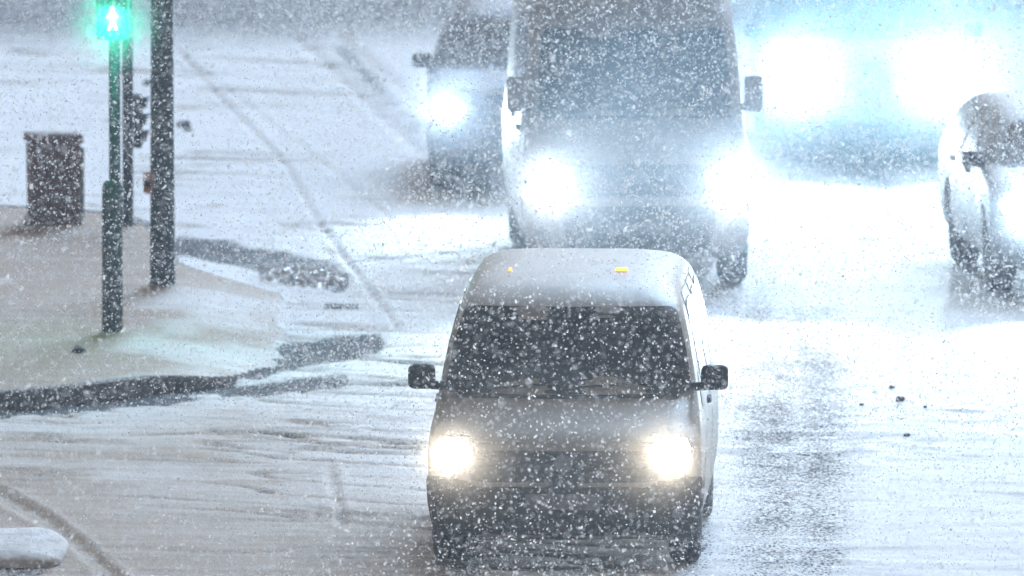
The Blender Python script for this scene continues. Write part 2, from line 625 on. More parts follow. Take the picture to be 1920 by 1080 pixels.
# ------------------------------------------------------------------ vehicles
def pchip(xk, yk):
    xk, yk = np.asarray(xk, float), np.asarray(yk, float)
    h = np.diff(xk)
    dl = np.diff(yk) / h
    m = np.zeros_like(yk)
    for i in range(1, len(yk) - 1):
        if dl[i - 1] * dl[i] > 0:
            w1, w2 = 2 * h[i] + h[i - 1], h[i] + 2 * h[i - 1]
            m[i] = (w1 + w2) / (w1 / dl[i - 1] + w2 / dl[i])
    m[0], m[-1] = dl[0], dl[-1]

    def f(x):
        i = int(min(max(np.searchsorted(xk, x) - 1, 0), len(h) - 1))
        t = (x - xk[i]) / h[i]
        return ((1 + 2 * t) * (1 - t) ** 2 * yk[i] + t * (1 - t) ** 2 * h[i] * m[i] + t * t * (3 - 2 * t) * yk[i + 1] + t * t * (t - 1) * h[i] * m[i + 1])
    return f


class Shell:
    """a car body as stacked plan outlines: rows of (z, front y, rear y, half width, corner)"""
    def __init__(s, rows, bow):
        s.n = len(rows)
        ix = range(s.n)
        s.f = [pchip(ix, [r[k] for r in rows]) for k in range(5)]
        s.bow = bow
        s.tt = np.linspace(0, s.n - 1, 800)
        s.zz = np.array([s.f[0](t) for t in s.tt])

    def t_of(s, z): return float(np.interp(z, s.zz, s.tt))

    def pt(s, t, a):
        """a: 0 nose centre, 1 start of corner, 2 start of side, 3 end of side, 4 end of rear corner, 5 tail centre; sign = side"""
        z, yf, yr, wd, rc = (f(t) for f in s.f)
        sg = 1 if a >= 0 else -1
        a = abs(a)
        rc = min(rc, wd * 0.9)
        ln = yr - yf
        bow = min(s.bow, ln * 0.2) * wd
        ry = min(rc * 1.25, ln * 0.3)
        rr = min(rc * 0.6, ln * 0.2)
        if a <= 1:
            x, y = a * (wd - rc), yf + bow * a * a
        elif a <= 2:
            g = (a - 1) * math.pi / 2
            x, y = wd - rc + rc * math.sin(g), yf + bow + ry * (1 - math.cos(g))
        elif a <= 3:
            x, y = wd, yf + bow + ry + (a - 2) * (yr - rr - (yf + bow + ry))
        elif a <= 4:
            g = (a - 3) * math.pi / 2
            x, y = wd - rr + rr * math.cos(g), yr - rr + rr * math.sin(g)
        else:
            x, y = (5 - a) * (wd - rr), yr
        if 2 <= a <= 3:                                   # flanks belly out a little
            x += 0.015 * math.sin((a - 2) * math.pi)
        return Vector((sg * x, y, z))

    def nrm(s, t, a):
        e = 0.02
        t0, t1 = max(t - e, 0), min(t + e, s.n - 1)
        du = s.pt(t, a + e) - s.pt(t, a - e)
        dvv = s.pt(t1, a) - s.pt(t0, a)
        n = du.cross(dvv)
        if n.length < 1e-9: return Vector((0, 0, 1))
        n.normalize()
        return n

    def body(s):
        al = [x / 6 for x in range(0, 6)] + [1 + x / 6 for x in range(0, 6)] + [2 + x / 14 for x in range(0, 14)] + [3 + x / 4 for x in range(0, 4)] + [4 + x / 4 for x in range(0, 5)]
        ring = al + [-a for a in al[-2:0:-1]]
        ts = np.linspace(0, s.n - 1, (s.n - 1) * 4 + 1)
        V, F = [], []
        for t in ts:
            for a in ring: V.append(s.pt(t, a))
        N = len(ring)
        for j in range(len(ts) - 1):
            for i in range(N):
                F.append((j * N + i, j * N + (i + 1) % N, (j + 1) * N + (i + 1) % N, (j + 1) * N + i))
        F.append(tuple(range(N))[::-1])
        F.append(tuple((len(ts) - 1) * N + i for i in range(N)))
        return V, F

    def patch(s, name, z0, z1, a0, a1, mat_, parent, off=0.006, n=6.0, rings=7, seg=40, skew=0.0, thick=0.02):
        """a panel lying on the body: rounded rectangle in (height, a) with its own thickness"""
        tz0, tz1 = z0, z1
        V, F = [], []

        def P(u, v, o):
            z = tz0 + (tz1 - tz0) * (v + 1) / 2
            a = a0 + (a1 - a0) * (u + 1) / 2 + skew * v
            t = s.t_of(z)
            return s.pt(t, a) + s.nrm(t, a) * o

        def uv(rho, th):
            c, d = math.cos(th), math.sin(th)
            return (rho * math.copysign(abs(c) ** (2 / n), c), rho * math.copysign(abs(d) ** (2 / n), d))
        V.append(P(0, 0, off))
        for r in range(1, rings + 1):
            for k in range(seg):
                V.append(P(*uv(r / rings, 2 * math.pi * k / seg), off))
        for k in range(seg):
            V.append(P(*uv(1, 2 * math.pi * k / seg), off - thick))
        for k in range(seg): F.append((0, 1 + k, 1 + (k + 1) % seg))
        for r in range(rings):
            b0, b1 = 1 + r * seg, 1 + (r + 1) * seg
            for k in range(seg): F.append((b0 + k, b1 + k, b1 + (k + 1) % seg, b0 + (k + 1) % seg))
        bm = bmesh.new()
        vv = [bm.verts.new(v) for v in V]
        for f in F:
            try: bm.faces.new([vv[i] for i in f])
            except ValueError: pass
        o = bm_obj(name, bm, mat_, parent)
        try: o.data.set_sharp_from_angle(angle=R(45))
        except Exception: pass
        return o


def wheel(parent, x, y, rad, wid):
    sg = 1 if x > 0 else -1
    h = lathe('wheel', [(rad * 0.2, -wid * 0.4), (rad * 0.5, -wid * 0.35), (rad * 0.5, wid * 0.2), (rad * 0.2, wid * 0.25)], M['plastic'], parent, 20, 'X')
    h.location = (x, y, rad)
    prof = [(rad * 0.62, -wid * 0.46), (rad * 0.86, -wid * 0.5), (rad * 0.97, -wid * 0.42), (rad, -wid * 0.28), (rad, -0.012), (rad * 0.985, -0.006), (rad * 0.985, 0.006), (rad, 0.012),
            (rad, wid * 0.28), (rad * 0.97, wid * 0.42), (rad * 0.86, wid * 0.5), (rad * 0.62, wid * 0.46)]
    lathe('tyre', prof, M['tyre'], h, 40, 'X', cap=False)
    bm = bmesh.new()
    for k in range(5):
        b2 = box_bm(sg * wid * 0.3, 0, rad * 0.34, 0.03, rad * 0.17, rad * 0.56)
        bmesh.ops.rotate(b2, cent=(0, 0, 0), matrix=Matrix.Rotation(2 * math.pi * k / 5, 3, 'X'), verts=list(b2.verts))
        tmp = bpy.data.meshes.new('t')
        b2.to_mesh(tmp)
        b2.free()
        bm.from_mesh(tmp)
        bpy.data.meshes.remove(tmp)
    rr = []
    for r_, xx in ((rad * 0.55, -0.2), (rad * 0.6, 0.36), (rad * 0.64, 0.47), (rad * 0.66, 0.44)):
        rr.append([bm.verts.new((sg * xx * wid, r_ * math.cos(2 * math.pi * i / 32), r_ * math.sin(2 * math.pi * i / 32))) for i in range(32)])
    for a, b in zip(rr[:-1], rr[1:]):
        for i in range(32): bm.faces.new((a[i], a[(i + 1) % 32], b[(i + 1) % 32], b[i]))
    bm_obj('rim', bm, M['rim'], h, smooth=False)
    return h


def mirror(parent, sg, x, y, z, sw, sh, mat_):
    m = box('mirror', (sg * (x + sw / 2), y, z), (sw, 0.13, sh), mat_, parent, bevel=min(sw, sh) * 0.32, seg=4)
    box('mirror_glass', (sg * (x + sw / 2), y + 0.066, z), (sw * 0.75, 0.006, sh * 0.75), M['glass'], m, bevel=0.002, seg=1)
    tube('mirror_arm', [(sg * (x - 0.12), y + 0.05, z - sh * 0.42), (sg * (x + 0.03), y + 0.02, z - sh * 0.36)], 0.03, M['plastic'], m)
    return m


def vehicle(name, label, cat, loc, yaw, C):
    """origin on the ground under the middle of the front axle, nose towards -Y"""
    root = empty(name, loc, R(yaw))
    tag(root, label, cat, C.get('group'))
    fa = C['front_axle']
    rows = [(r[0], r[1] - fa, r[2] - fa, r[3], r[4]) for r in C['rows']]
    S = Shell(rows, C.get('bow', 0.10))
    V, F = S.body()
    body = mesh_obj('body', V, F, C['paint'], root)
    # wheel wells cut out of the body
    wr, ww, hw = C['wheel_r'], C['wheel_w'], C['track']
    cuts = []
    for yy in (0.0, C['wheelbase']):
        for sg in (-1, 1):
            c = lathe('cut', [(wr * 1.13, -0.3), (wr * 1.13, 0.3)], M['plastic'], None, 36, 'X')
            c.location = (sg * (hw + 0.14), yy, wr)
            c.data.transform(Matrix.Translation(c.location))
            c.location = (0, 0, 0)
            c.parent = root
            c.matrix_parent_inverse = Matrix.Identity(4)
            md = body.modifiers.new('b', 'BOOLEAN')
            md.operation = 'DIFFERENCE'
            md.solver = 'EXACT'
            md.object = c
            cuts.append(c)
    bpy.context.view_layer.update()
    ev = body.evaluated_get(bpy.context.evaluated_depsgraph_get())
    nm = bpy.data.meshes.new_from_object(ev)
    body.modifiers.clear()
    if len(nm.polygons) > 100:
        body.data = nm
        nm.name = 'body'
    for c in cuts: bpy.data.objects.remove(c)
    for p in body.data.polygons: p.use_smooth = True
    try: body.data.set_sharp_from_angle(angle=R(38))
    except Exception: pass
    for yy in (0.0, C['wheelbase']):
        for sg in (-1, 1): wheel(root, sg * hw, yy, wr, ww)
    # glass
    z0, z1 = C['screen']
    ws = S.patch('windshield', z0, z1, -C.get('screen_a', 1.28), C.get('screen_a', 1.28), M['glass'], root, 0.008, 14, 9, 64)
    S.patch('cowl', z0 - 0.030, z0 - 0.004, -1.3, 1.3, M['plastic'], root, 0.008, 10, 4, 40, thick=0.012)
    for a0, a1 in ((-0.75, 0.15), (-0.05, 0.95)):
        pts = [S.pt(S.t_of(z0 + 0.02 + 0.05 * u), a0 + (a1 - a0) * u) + S.nrm(S.t_of(z0 + 0.02 + 0.05 * u), a0 + (a1 - a0) * u) * 0.025 for u in np.linspace(0, 1, 8)]
        tube('wiper', pts, 0.010, M['plastic'], ws, 6)
    for sg in (-1, 1):
        for d0, d1 in C['doors']:
            dr = S.patch('door', C['door_z'][0], C['door_z'][1], sg * d0, sg * d1, C['paint'], root, 0.005, 14, 6, 40, thick=0.012)
            w0, w1 = d0 + (d1 - d0) * 0.08, d1 - (d1 - d0) * 0.06
            S.patch('window', z0 + 0.02, z1 - 0.02, sg * w0, sg * w1, M['glass'], dr, 0.010, 9, 6, 40, thick=0.01)
            hz = C['door_z'][0] + (z0 - C['door_z'][0]) * 0.82
            S.patch('handle', hz - 0.02, hz + 0.02, sg * (d1 - 0.10), sg * (d1 - 0.04), M['plastic'], dr, 0.028, 4, 3, 20, thick=0.03)
    # nose
    g = C['grille']
    gr = S.patch('grille', g[0], g[1], -g[2], g[2], M['plastic'], root, 0.014, 9, 6, 44)
    for k in range(C.get('bars', 3)):
        zc = g[0] + (g[1] - g[0]) * (k + 1) / (C.get('bars', 3) + 1)
        S.patch('grille_bar', zc - 0.009, zc + 0.009, -g[2] * 0.93, g[2] * 0.93, M['bumper'], gr, 0.021, 10, 3, 36, thick=0.015)
    bz = C['badge']
    bt = S.t_of(bz)
    bd = lathe('badge', [(0.062, 0), (0.066, 0.008), (0.05, 0.012), (0.047, 0.006), (0.0005, 0.006)], M['chrome'], gr, 28, 'Y', cap=False)
    bd.location = S.pt(bt, 0) + Vector((0, -0.028, 0))
    bd.scale = (1, -1, 1)
    i = C['intake']
    it = S.patch('bumper_intake', i[0], i[1], -i[2], i[2], M['plastic'], root, 0.016, 7, 6, 44)
    for k in range(2):
        zc = i[0] + (i[1] - i[0]) * (k + 1) / 3
        S.patch('intake_bar', zc - 0.008, zc + 0.008, -i[2] * 0.94, i[2] * 0.94, M['plastic'], it, 0.021, 10, 3, 30, thick=0.012)
    if C.get('bumper'):
        S.patch('bumper', C['bumper'][0], C['bumper'][1], -1.9, 1.9, M['bumper'], root, 0.010, 12, 7, 56)
    S.patch('hood', C['hood'][0], C['hood'][1], -1.12, 1.12, C['paint'], root, 0.006, 12, 7, 52, thick=0.012)
    pz = C['plate']
    pc = S.pt(S.t_of(pz), 0)
    pl = box('licence_plate', (0, pc.y - 0.028, pz), (0.52, 0.012, 0.11), M['plate'], root, bevel=0.004, seg=1)
    pl.rotation_euler = (0, 0, 0)
    # lamps
    h = C['lamp']
    for sg in (-1, 1):
        hl = S.patch('headlight', h[0] - 0.03, h[1] + 0.03, sg * (h[2] - 0.06), sg * (h[3] + 0.06), M['bezel'], root, 0.010, 3.5, 6, 36, skew=0.05 * sg)
        S.patch('lens', h[0], h[1], sg * h[2], sg * h[3], C['lamp_mat'], hl, 0.017, 2.6, 6, 32, skew=0.05 * sg)
        zc = 0.5 * (h[0] + h[1])
        ac = sg * 0.5 * (h[2] + h[3])
        p = S.pt(S.t_of(zc), ac)
        ld = bpy.data.lights.new('headlight_beam', 'SPOT')
        ld.energy = C['watts']
        ld.color = C['lamp_col']
        ld.spot_size = R(C.get('cone', 62))
        ld.spot_blend = 1.0
        ld.shadow_soft_size = 0.06
        lo = bpy.data.objects.new('headlight_beam', ld)
        link(lo, hl)
        lo.location = (p.x, S.pt(S.t_of(zc), 0).y - 0.10, p.z)
        lo.rotation_euler = (math.pi / 2 + R(C.get('tilt', 6.0)), 0, math.pi)
        if C.get('fog'):
            fz, f0, f1 = C['fog']
            S.patch('fog_lamp', fz - 0.04, fz + 0.04, sg * f0, sg * f1, M['bezel'], root, 0.010, 2.2, 4, 24)
    for mx in C.get('markers', ()):
        t = S.t_of(mx[1])
        p = S.pt(t, mx[0])
        q = S.nrm(t, mx[0])
        mk = box('roof_marker', (0, 0, 0), (mx[2], 0.04, 0.02), M['amber'], root, bevel=0.007, seg=3)
        mk.location = p + q * 0.012
        mk.rotation_euler = q.to_track_quat('Z', 'Y').to_euler()
        mk.rotation_euler = (math.atan2(-q.y, q.z) * -1 * -1, 0, 0)
    mi = C['mirror']
    for sg in (-1, 1): mirror(root, sg, mi[0], mi[1] - fa, mi[2], mi[3], mi[4], C.get('mirror_mat', C['paint']))
    return root


WARM, COOL = (1.0, 0.90, 0.76), (0.66, 0.86, 1.0)
VAN_A = dict(rows=[(0.22, 0.14, 4.75, 0.80, 0.30), (0.25, 0.04, 4.80, 0.88, 0.24), (0.40, 0.00, 4.85, 0.935, 0.20), (0.60, 0.00, 4.86, 0.95, 0.20), (0.80, 0.025, 4.86, 0.95, 0.22),
                   (0.88, 0.07, 4.86, 0.945, 0.24), (0.94, 0.17, 4.86, 0.94, 0.26), (1.03, 0.42, 4.85, 0.925, 0.26), (1.14, 0.74, 4.84, 0.905, 0.24), (1.19, 0.82, 4.83, 0.895, 0.22), (1.45, 1.10, 4.78, 0.845, 0.20),
                   (1.70, 1.40, 4.68, 0.775, 0.22), (1.78, 1.58, 4.58, 0.73, 0.26), (1.845, 1.82, 4.42, 0.66, 0.30), (1.885, 2.15, 4.2, 0.56, 0.32), (1.91, 2.55, 3.95, 0.40, 0.28), (1.92, 2.95, 3.6, 0.15, 0.12)],
             front_axle=0.90, wheelbase=2.95, wheel_r=0.335, wheel_w=0.22, track=0.82, bow=0.10, paint=M['silver'], screen=(1.165, 1.715), doors=((2.10, 2.40), (2.42, 2.68), (2.70, 2.95)), door_z=(0.34, 1.76),
             grille=(0.63, 0.84, 0.88), badge=0.76, intake=(0.27, 0.60, 0.86), hood=(0.895, 1.135), plate=0.50, lamp=(0.755, 0.905, 0.90, 1.42), lamp_mat=M['warm_lamp'], lamp_col=WARM, watts=HEAD_W * 0.6,
             markers=((1.25, 1.893, 0.085), (-1.5, 1.888, 0.022)), mirror=(0.925, 1.02, 1.27, 0.19, 0.175), mirror_mat=M['plastic'], fog=(0.42, 1.02, 1.3), bumper=(0.245, 0.66), screen_a=1.6)
VAN_B = dict(rows=[(0.26, 0.14, 5.9, 0.86, 0.30), (0.30, 0.04, 5.93, 0.95, 0.24), (0.48, 0.00, 5.95, 1.0, 0.20), (0.75, 0.00, 5.95, 1.015, 0.18), (0.95, 0.03, 5.95, 1.015, 0.2),
                   (1.06, 0.10, 5.95, 1.01, 0.24), (1.14, 0.24, 5.95, 1.0, 0.26), (1.24, 0.48, 5.95, 0.99, 0.24), (1.36, 0.72, 5.95, 0.975, 0.2), (1.42, 0.78, 5.95, 0.97, 0.18), (1.75, 1.02, 5.93, 0.945, 0.16),
                   (2.08, 1.28, 5.9, 0.91, 0.18), (2.25, 1.50, 5.86, 0.88, 0.2), (2.42, 1.75, 5.8, 0.83, 0.22), (2.52, 2.05, 5.7, 0.74, 0.26), (2.57, 2.5, 5.4, 0.55, 0.28), (2.59, 3.2, 4.8, 0.2, 0.15)],
             front_axle=0.95, wheelbase=3.65, wheel_r=0.36, wheel_w=0.24, track=0.88, bow=0.10, paint=M['white'], screen=(1.385, 2.06), doors=((2.08, 2.28), (2.31, 2.55)), door_z=(0.40, 2.10),
             grille=(0.78, 1.03, 0.72), badge=0.94, intake=(0.32, 0.70, 0.84), hood=(1.09, 1.345), plate=0.52, lamp=(0.78, 0.96, 0.92, 1.4), lamp_mat=M['cool_lamp'], lamp_col=(0.95, 0.97, 1.0), watts=HEAD_W * 0.7,
             mirror=(0.99, 0.98, 1.55, 0.2, 0.34), mirror_mat=M['plastic'], fog=(0.50, 1.02, 1.3))
CAR_C = dict(rows=[(0.22, 0.16, 4.4, 0.78, 0.34), (0.26, 0.05, 4.45, 0.87, 0.30), (0.42, 0.00, 4.5, 0.92, 0.28), (0.60, 0.00, 4.52, 0.935, 0.28), (0.78, 0.04, 4.52, 0.935, 0.3),
                   (0.88, 0.12, 4.52, 0.93, 0.32), (0.95, 0.32, 4.52, 0.92, 0.34), (1.01, 0.65, 4.51, 0.91, 0.32), (1.07, 0.98, 4.5, 0.89, 0.26), (1.12, 1.08, 4.48, 0.875, 0.22), (1.32, 1.42, 4.38, 0.80, 0.2),
                   (1.50, 1.75, 4.22, 0.70, 0.22), (1.56, 1.92, 4.1, 0.64, 0.26), (1.60, 2.15, 3.9, 0.54, 0.28), (1.62, 2.45, 3.6, 0.38, 0.26), (1.63, 2.75, 3.3, 0.15, 0.12)],
             front_axle=0.88, wheelbase=2.65, wheel_r=0.34, wheel_w=0.22, track=0.80, bow=0.14, paint=M['navy'], screen=(1.09, 1.49), doors=((2.12, 2.42), (2.44, 2.74)), door_z=(0.34, 1.52),
             grille=(0.60, 0.80, 0.62), badge=0.72, intake=(0.27, 0.50, 0.82), hood=(0.90, 1.055), plate=0.44, lamp=(0.68, 0.82, 0.92, 1.5), lamp_mat=M['cool_lamp'], lamp_col=COOL, watts=HEAD_W,
             markers=((0.3, 1.60, 0.11),), mirror=(0.90, 1.28, 1.12, 0.17, 0.13), mirror_mat=M['plastic'], fog=(0.38, 1.02, 1.3))


def variant(base, **k):
    d = dict(base)
    d.update(k)
    return d


def squash(base, k, **kw):
    """a lower car from the same panels: everything above the nose shrinks by k"""
    f = lambda z: z if z < 0.9 else 0.9 + (z - 0.9) * k
    d = dict(base)
    d['rows'] = [(f(r[0]), *r[1:]) for r in base['rows']]
    for key in ('screen', 'door_z', 'hood'): d[key] = tuple(f(z) for z in base[key])
    mi = base['mirror']
    d['mirror'] = (mi[0], mi[1], f(mi[2]), mi[3], mi[4])
    d['markers'] = tuple((m[0], f(m[1]), m[2]) for m in base.get('markers', ()))
    d.update(kw)
    return d


van = vehicle('minivan', 'dusty silver minivan in front of all the traffic, warm headlights lit', 'van', at(1064, 1050), -2.2, VAN_A)
van2 = vehicle('delivery_van', 'tall pale high-roofed van following behind the silver minivan', 'van', at(1190, 528), 1.8, variant(VAN_B, rows=[(r[0], r[1], r[2], r[3] * 0.92, r[4]) for r in VAN_B['rows']], track=0.80, mirror=(0.905, 0.98, 1.55, 0.15, 0.30), mirror_mat=M['white']))
suv = vehicle('dark_car', 'dark blue car with amber roof light, half hidden behind the tall van', 'car', at(1000, 352), -1.0, squash(CAR_C, 0.86, watts=HEAD_W * 0.6))
car4 = vehicle('oncoming_car', 'grey car lost in the glare of its own two blinding headlights', 'car', at(1622, 296), 0.8,
               variant(CAR_C, paint=M['grey'], markers=(), watts=HEAD_W * 2.0, lamp=(0.66, 0.83, 0.95, 1.42)))
car5 = vehicle('silver_car', 'pale silver car cut off by the right edge of the picture', 'car', at(2056, 545), 4.6,
               squash(CAR_C, 0.72, paint=M['pearl'], markers=()))

# ------------------------------------------------------------------ posts and signals on the island
# front post with the walk signal
p = at(211, 628, ISL_Z)
post = empty('pedestrian_signal', p)
tag(post, 'front signal post with glowing green walking figure and thick lower sleeve', 'traffic light')
lathe('lower_sleeve', [(0.105, -0.05), (0.105, 0.02), (0.082, 0.03), (0.080, 1.16), (0.070, 1.20), (0.046, 1.22)], M['sleeve'], post, 32)
lathe('upper_pole', [(0.045, 1.2), (0.045, 3.3), (0.03, 3.33)], M['pole'], post, 28, off=(0.02, 0, 0))
hd = box('signal_head', (0.01, -0.13, 2.66), (0.26, 0.16, 0.64), M['housing'], post, bevel=0.03, seg=3)
box('bracket', (0.02, -0.03, 2.80), (0.06, 0.10, 0.05), M['pole'], post, bevel=0.006)
box('bracket', (0.02, -0.03, 2.50), (0.06, 0.10, 0.05), M['pole'], post, bevel=0.006)


def visor(parent, x, y, z, r, ln, face=-1):
    V, F = [], []
    n = 18
    for k in range(n + 1):
        a = math.pi * (-0.15 + 1.3 * k / n)
        for rr, yy in ((r, 0), (r, ln * (0.55 + 0.45 * max(0, math.sin(a)))), (r - 0.006, ln * (0.55 + 0.45 * max(0, math.sin(a)))), (r - 0.006, 0)):
            V.append((x + rr * math.cos(a), y + face * yy, z + rr * math.sin(a)))
    for k in range(n):
        for j in range(3): F.append((k * 4 + j, k * 4 + j + 1, (k + 1) * 4 + j + 1, (k + 1) * 4 + j))
    return mesh_obj('visor', V, F, M['housing'], parent)


for zz, lit in ((2.81, False), (2.51, True)):
    lathe('lens', [(0.0005, 0), (0.095, 0.0), (0.10, 0.01)], M['dark_lens'], hd, 28, 'Y', off=(0.01, -0.222, zz), cap=False)
    visor(hd, 0.01, -0.21, zz, 0.118, 0.14)
# the walking figure: head, leaning body, one arm forward, legs in stride
bm = bmesh.new()


def limb(a, b, ra, rb):
    a, b = Vector(a), Vector(b)
    t = (b - a).normalized()
    s_ = Vector((-t.z, 0, t.x))
    V = [bm.verts.new(Vector((0, y, 0)) + q) for y in (0, 0.006) for q in (a + s_ * ra, a - s_ * ra, b - s_ * rb, b + s_ * rb)]
    for f in ((0, 1, 2, 3), (7, 6, 5, 4), (0, 4, 5, 1), (1, 5, 6, 2), (2, 6, 7, 3), (3, 7, 4, 0)): bm.faces.new([V[i] for i in f])


bmesh.ops.create_uvsphere(bm, u_segments=14, v_segments=8, radius=0.021, matrix=Matrix.Translation((0.0, 0.003, 0.078)) @ Matrix.Scale(0.3, 4, (0, 1, 0)))
limb((0.0, 0, 0.055), (0.004, 0, -0.02), 0.024, 0.020)
limb((0.004, 0, -0.015), (-0.030, 0, -0.09), 0.017, 0.011)
limb((0.004, 0, -0.015), (0.034, 0, -0.088), 0.017, 0.011)
limb((-0.01, 0, 0.05), (-0.042, 0, 0.005), 0.011, 0.008)
limb((0.012, 0, 0.05), (0.042, 0, 0.012), 0.011, 0.008)
fig = bm_obj('walking_figure', bm, M['green'], hd, smooth=False)
fig.location = (0.01, -0.238, 2.51)
gl = bpy.data.lights.new('walking_figure_glow', 'POINT')
gl.energy = 58
gl.color = (0.02, 1.0, 0.62)
gl.shadow_soft_size = 0.06
go = bpy.data.objects.new('walking_figure_glow', gl)
link(go, hd)
go.location = (0.01, -0.34, 2.51)

# rear thin post with a small three-lens signal seen from its side
p = at(240, 425, ISL_Z)
post2 = empty('repeater_signal', p)
tag(post2, 'thin rear post with small three-lens signal seen from the side', 'traffic light')
lathe('pole', [(0.07, -0.03), (0.07, 0.03), (0.046, 0.04), (0.046, 3.0), (0.03, 3.03)], M['pole'], post2, 24)
hd2 = box('signal_head', (0.085, 0.0, 0.90), (0.07, 0.13, 0.46), M['housing'], post2, bevel=0.012)
for zz in (0.76, 0.90, 1.04):
    lathe('lens', [(0.0005, 0), (0.055, 0.0), (0.058, 0.008)], M['dark_lens'], hd2, 20, 'X', off=(0.122, 0, zz), cap=False)
    vz = visor(hd2, 0, 0, 0, 0.066, 0.075)
    vz.rotation_euler = (0, 0, math.pi / 2)
    vz.location = (0.117, 0, zz)
box('bracket', (0.045, 0, 1.07), (0.05, 0.04, 0.03), M['pole'], post2, bevel=0.004)
box('bracket', (0.045, 0, 0.73), (0.05, 0.04, 0.03), M['pole'], post2, bevel=0.004)

# big mast with the orange push-button box
p = at(305, 540, ISL_Z)
mast = empty('signal_mast', p)
tag(mast, 'thick dark mast with orange push-button box, right of the green signal', 'pole')
lathe('shaft', [(0.103, -0.05), (0.100, 0.6), (0.092, 2.2), (0.086, 5.6), (0.05, 5.63)], M['pole'], mast, 36)
lathe('base_collar', [(0.13, -0.05), (0.13, 0.015), (0.105, 0.03)], M['sleeve'], mast, 32)
pb = box('push_button_box', (-0.115, -0.02, 0.86), (0.08, 0.13, 0.17), M['orange'], mast, bevel=0.028, seg=4)
lathe('button', [(0.028, 0), (0.028, 0.012), (0.018, 0.018), (0.0005, 0.018)], M['housing'], pb, 18, 'Y', off=(-0.115, -0.105, 0.85), cap=False)
tube('arm', [(0, 0, 2.47), (0.2, -0.02, 2.49), (0.45, -0.03, 2.49)], 0.032, M['pole'], mast)
sh = box('signal_head', (0.30, -0.05, 2.67), (0.26, 0.2, 0.34), M['housing'], mast, bevel=0.03)
lathe('lens', [(0.0005, 0), (0.09, 0.0), (0.095, 0.01)], M['dark_lens'], sh, 24, 'Y', off=(0.30, -0.165, 2.67), cap=False)

# litter bin
p = at(100, 420, ISL_Z)
bn = empty('litter_bin', p, R(8))
tag(bn, 'brown litter bin with snow crusted on its lid, at the left', 'litter bin')
bb = box('body', (0, 0, 0.37), (0.40, 0.40, 0.66), M['bin'], bn, bevel=0.025, seg=3, taper=1.06)
for k in range(5):
    box('rib', (-0.15 + k * 0.075, -0.212, 0.36), (0.018, 0.016, 0.54), M['bin'], bb, bevel=0.005, seg=1)
box('foot', (0, 0, 0.03), (0.45, 0.45, 0.07), M['bin'], bn, bevel=0.012)
box('side_panel', (0.235, -0.02, 0.36), (0.022, 0.30, 0.60), M['pearl'], bn, bevel=0.004)
box('lid', (0, 0, 0.735), (0.46, 0.46, 0.07), M['bin'], bn, bevel=0.010, seg=2)


def lumpy(name, cx, cy_, cz, rx, ry, rz, mat_, parent=None, seed=1, n=3, amp=0.25):
    bm = bmesh.new()
    bmesh.ops.create_icosphere(bm, subdivisions=n, radius=1.0)
    for v in bm.verts:
        c = v.co
        k = 1 + amp * (float(fbm(np.array([c.x * 2 + seed]), np.array([c.y * 2 + c.z * 3.1]), seed, 3)[0]) - 0.5) * 2
        v.co = Vector((cx + c.x * rx * k, cy_ + c.y * ry * k, cz + c.z * rz * k))
    return bm_obj(name, bm, mat_, parent)


lumpy('snow_cap', 0.0, 0, 0.775, 0.20, 0.2, 0.014, M['block'], bn, 3)

# snow-crusted concrete block at the lower left corner
p = at(0, 1064)
bm = bmesh.new()
prof = []
for k in range(25):
    a = -math.pi / 2 + math.pi * k / 24
    prof.append((0.28 * abs(math.cos(a)) ** 0.6, 0.95 * math.copysign(abs(math.sin(a)) ** 0.8, math.sin(a))))
V, F = [], []
lev = [(1.0, -0.05), (1.03, 0.03), (1.0, 0.07), (0.93, 0.105), (0.75, 0.135), (0.35, 0.15)]
outl = [(-1.1, -0.9)] + [(0.12 + x, y) for x, y in prof] + [(-1.1, 0.9)]
for s_, z in lev:
    for (x, y) in outl:
        xx, yy = -0.4 + (x + 0.4) * (s_ if x > -1 else 1), y * s_
        wob = 0.06 * (float(fbm(np.array([xx * 4 + 9]), np.array([yy * 4 + z * 5]), 3, 3)[0]) - 0.5)
        V.append((xx + wob, yy + wob, z + wob * (1 if z > 0 else 0)))
N = len(outl)
for j in range(len(lev) - 1):
    for i in range(N - 1): F.append((j * N + i, j * N + i + 1, (j + 1) * N + i + 1, (j + 1) * N + i))
    F.append((j * N + N - 1, j * N, (j + 1) * N, (j + 1) * N + N - 1))
F.append(tuple((len(lev) - 1) * N + i for i in range(N)))
blk = mesh_obj('concrete_block', V, F, M['block'])
blk.location = (p.x + 0.02, p.y + 0.95, 0)
blk.scale = (1, 1, 0.75)
tag(blk, 'low rounded concrete block crusted with snow in the bottom left corner', 'block')

# drain grate in the road
p = at(640, 576)
dg = empty('drain_grate', (p.x, p.y, 0.0))
tag(dg, 'small dark drain grate flush with the snowy road', 'drain grate')
zr = 0.0
box('frame', (0, -0.13, zr), (0.28, 0.03, 0.03), M['grate'], dg, bevel=0.004, seg=1)
box('frame', (0, 0.13, zr), (0.28, 0.03, 0.03), M['grate'], dg, bevel=0.004, seg=1)
for k in range(7):
    box('bar', (-0.12 + k * 0.04, 0, zr - 0.002), (0.018, 0.23, 0.026), M['grate'], dg, bevel=0.003, seg=1)

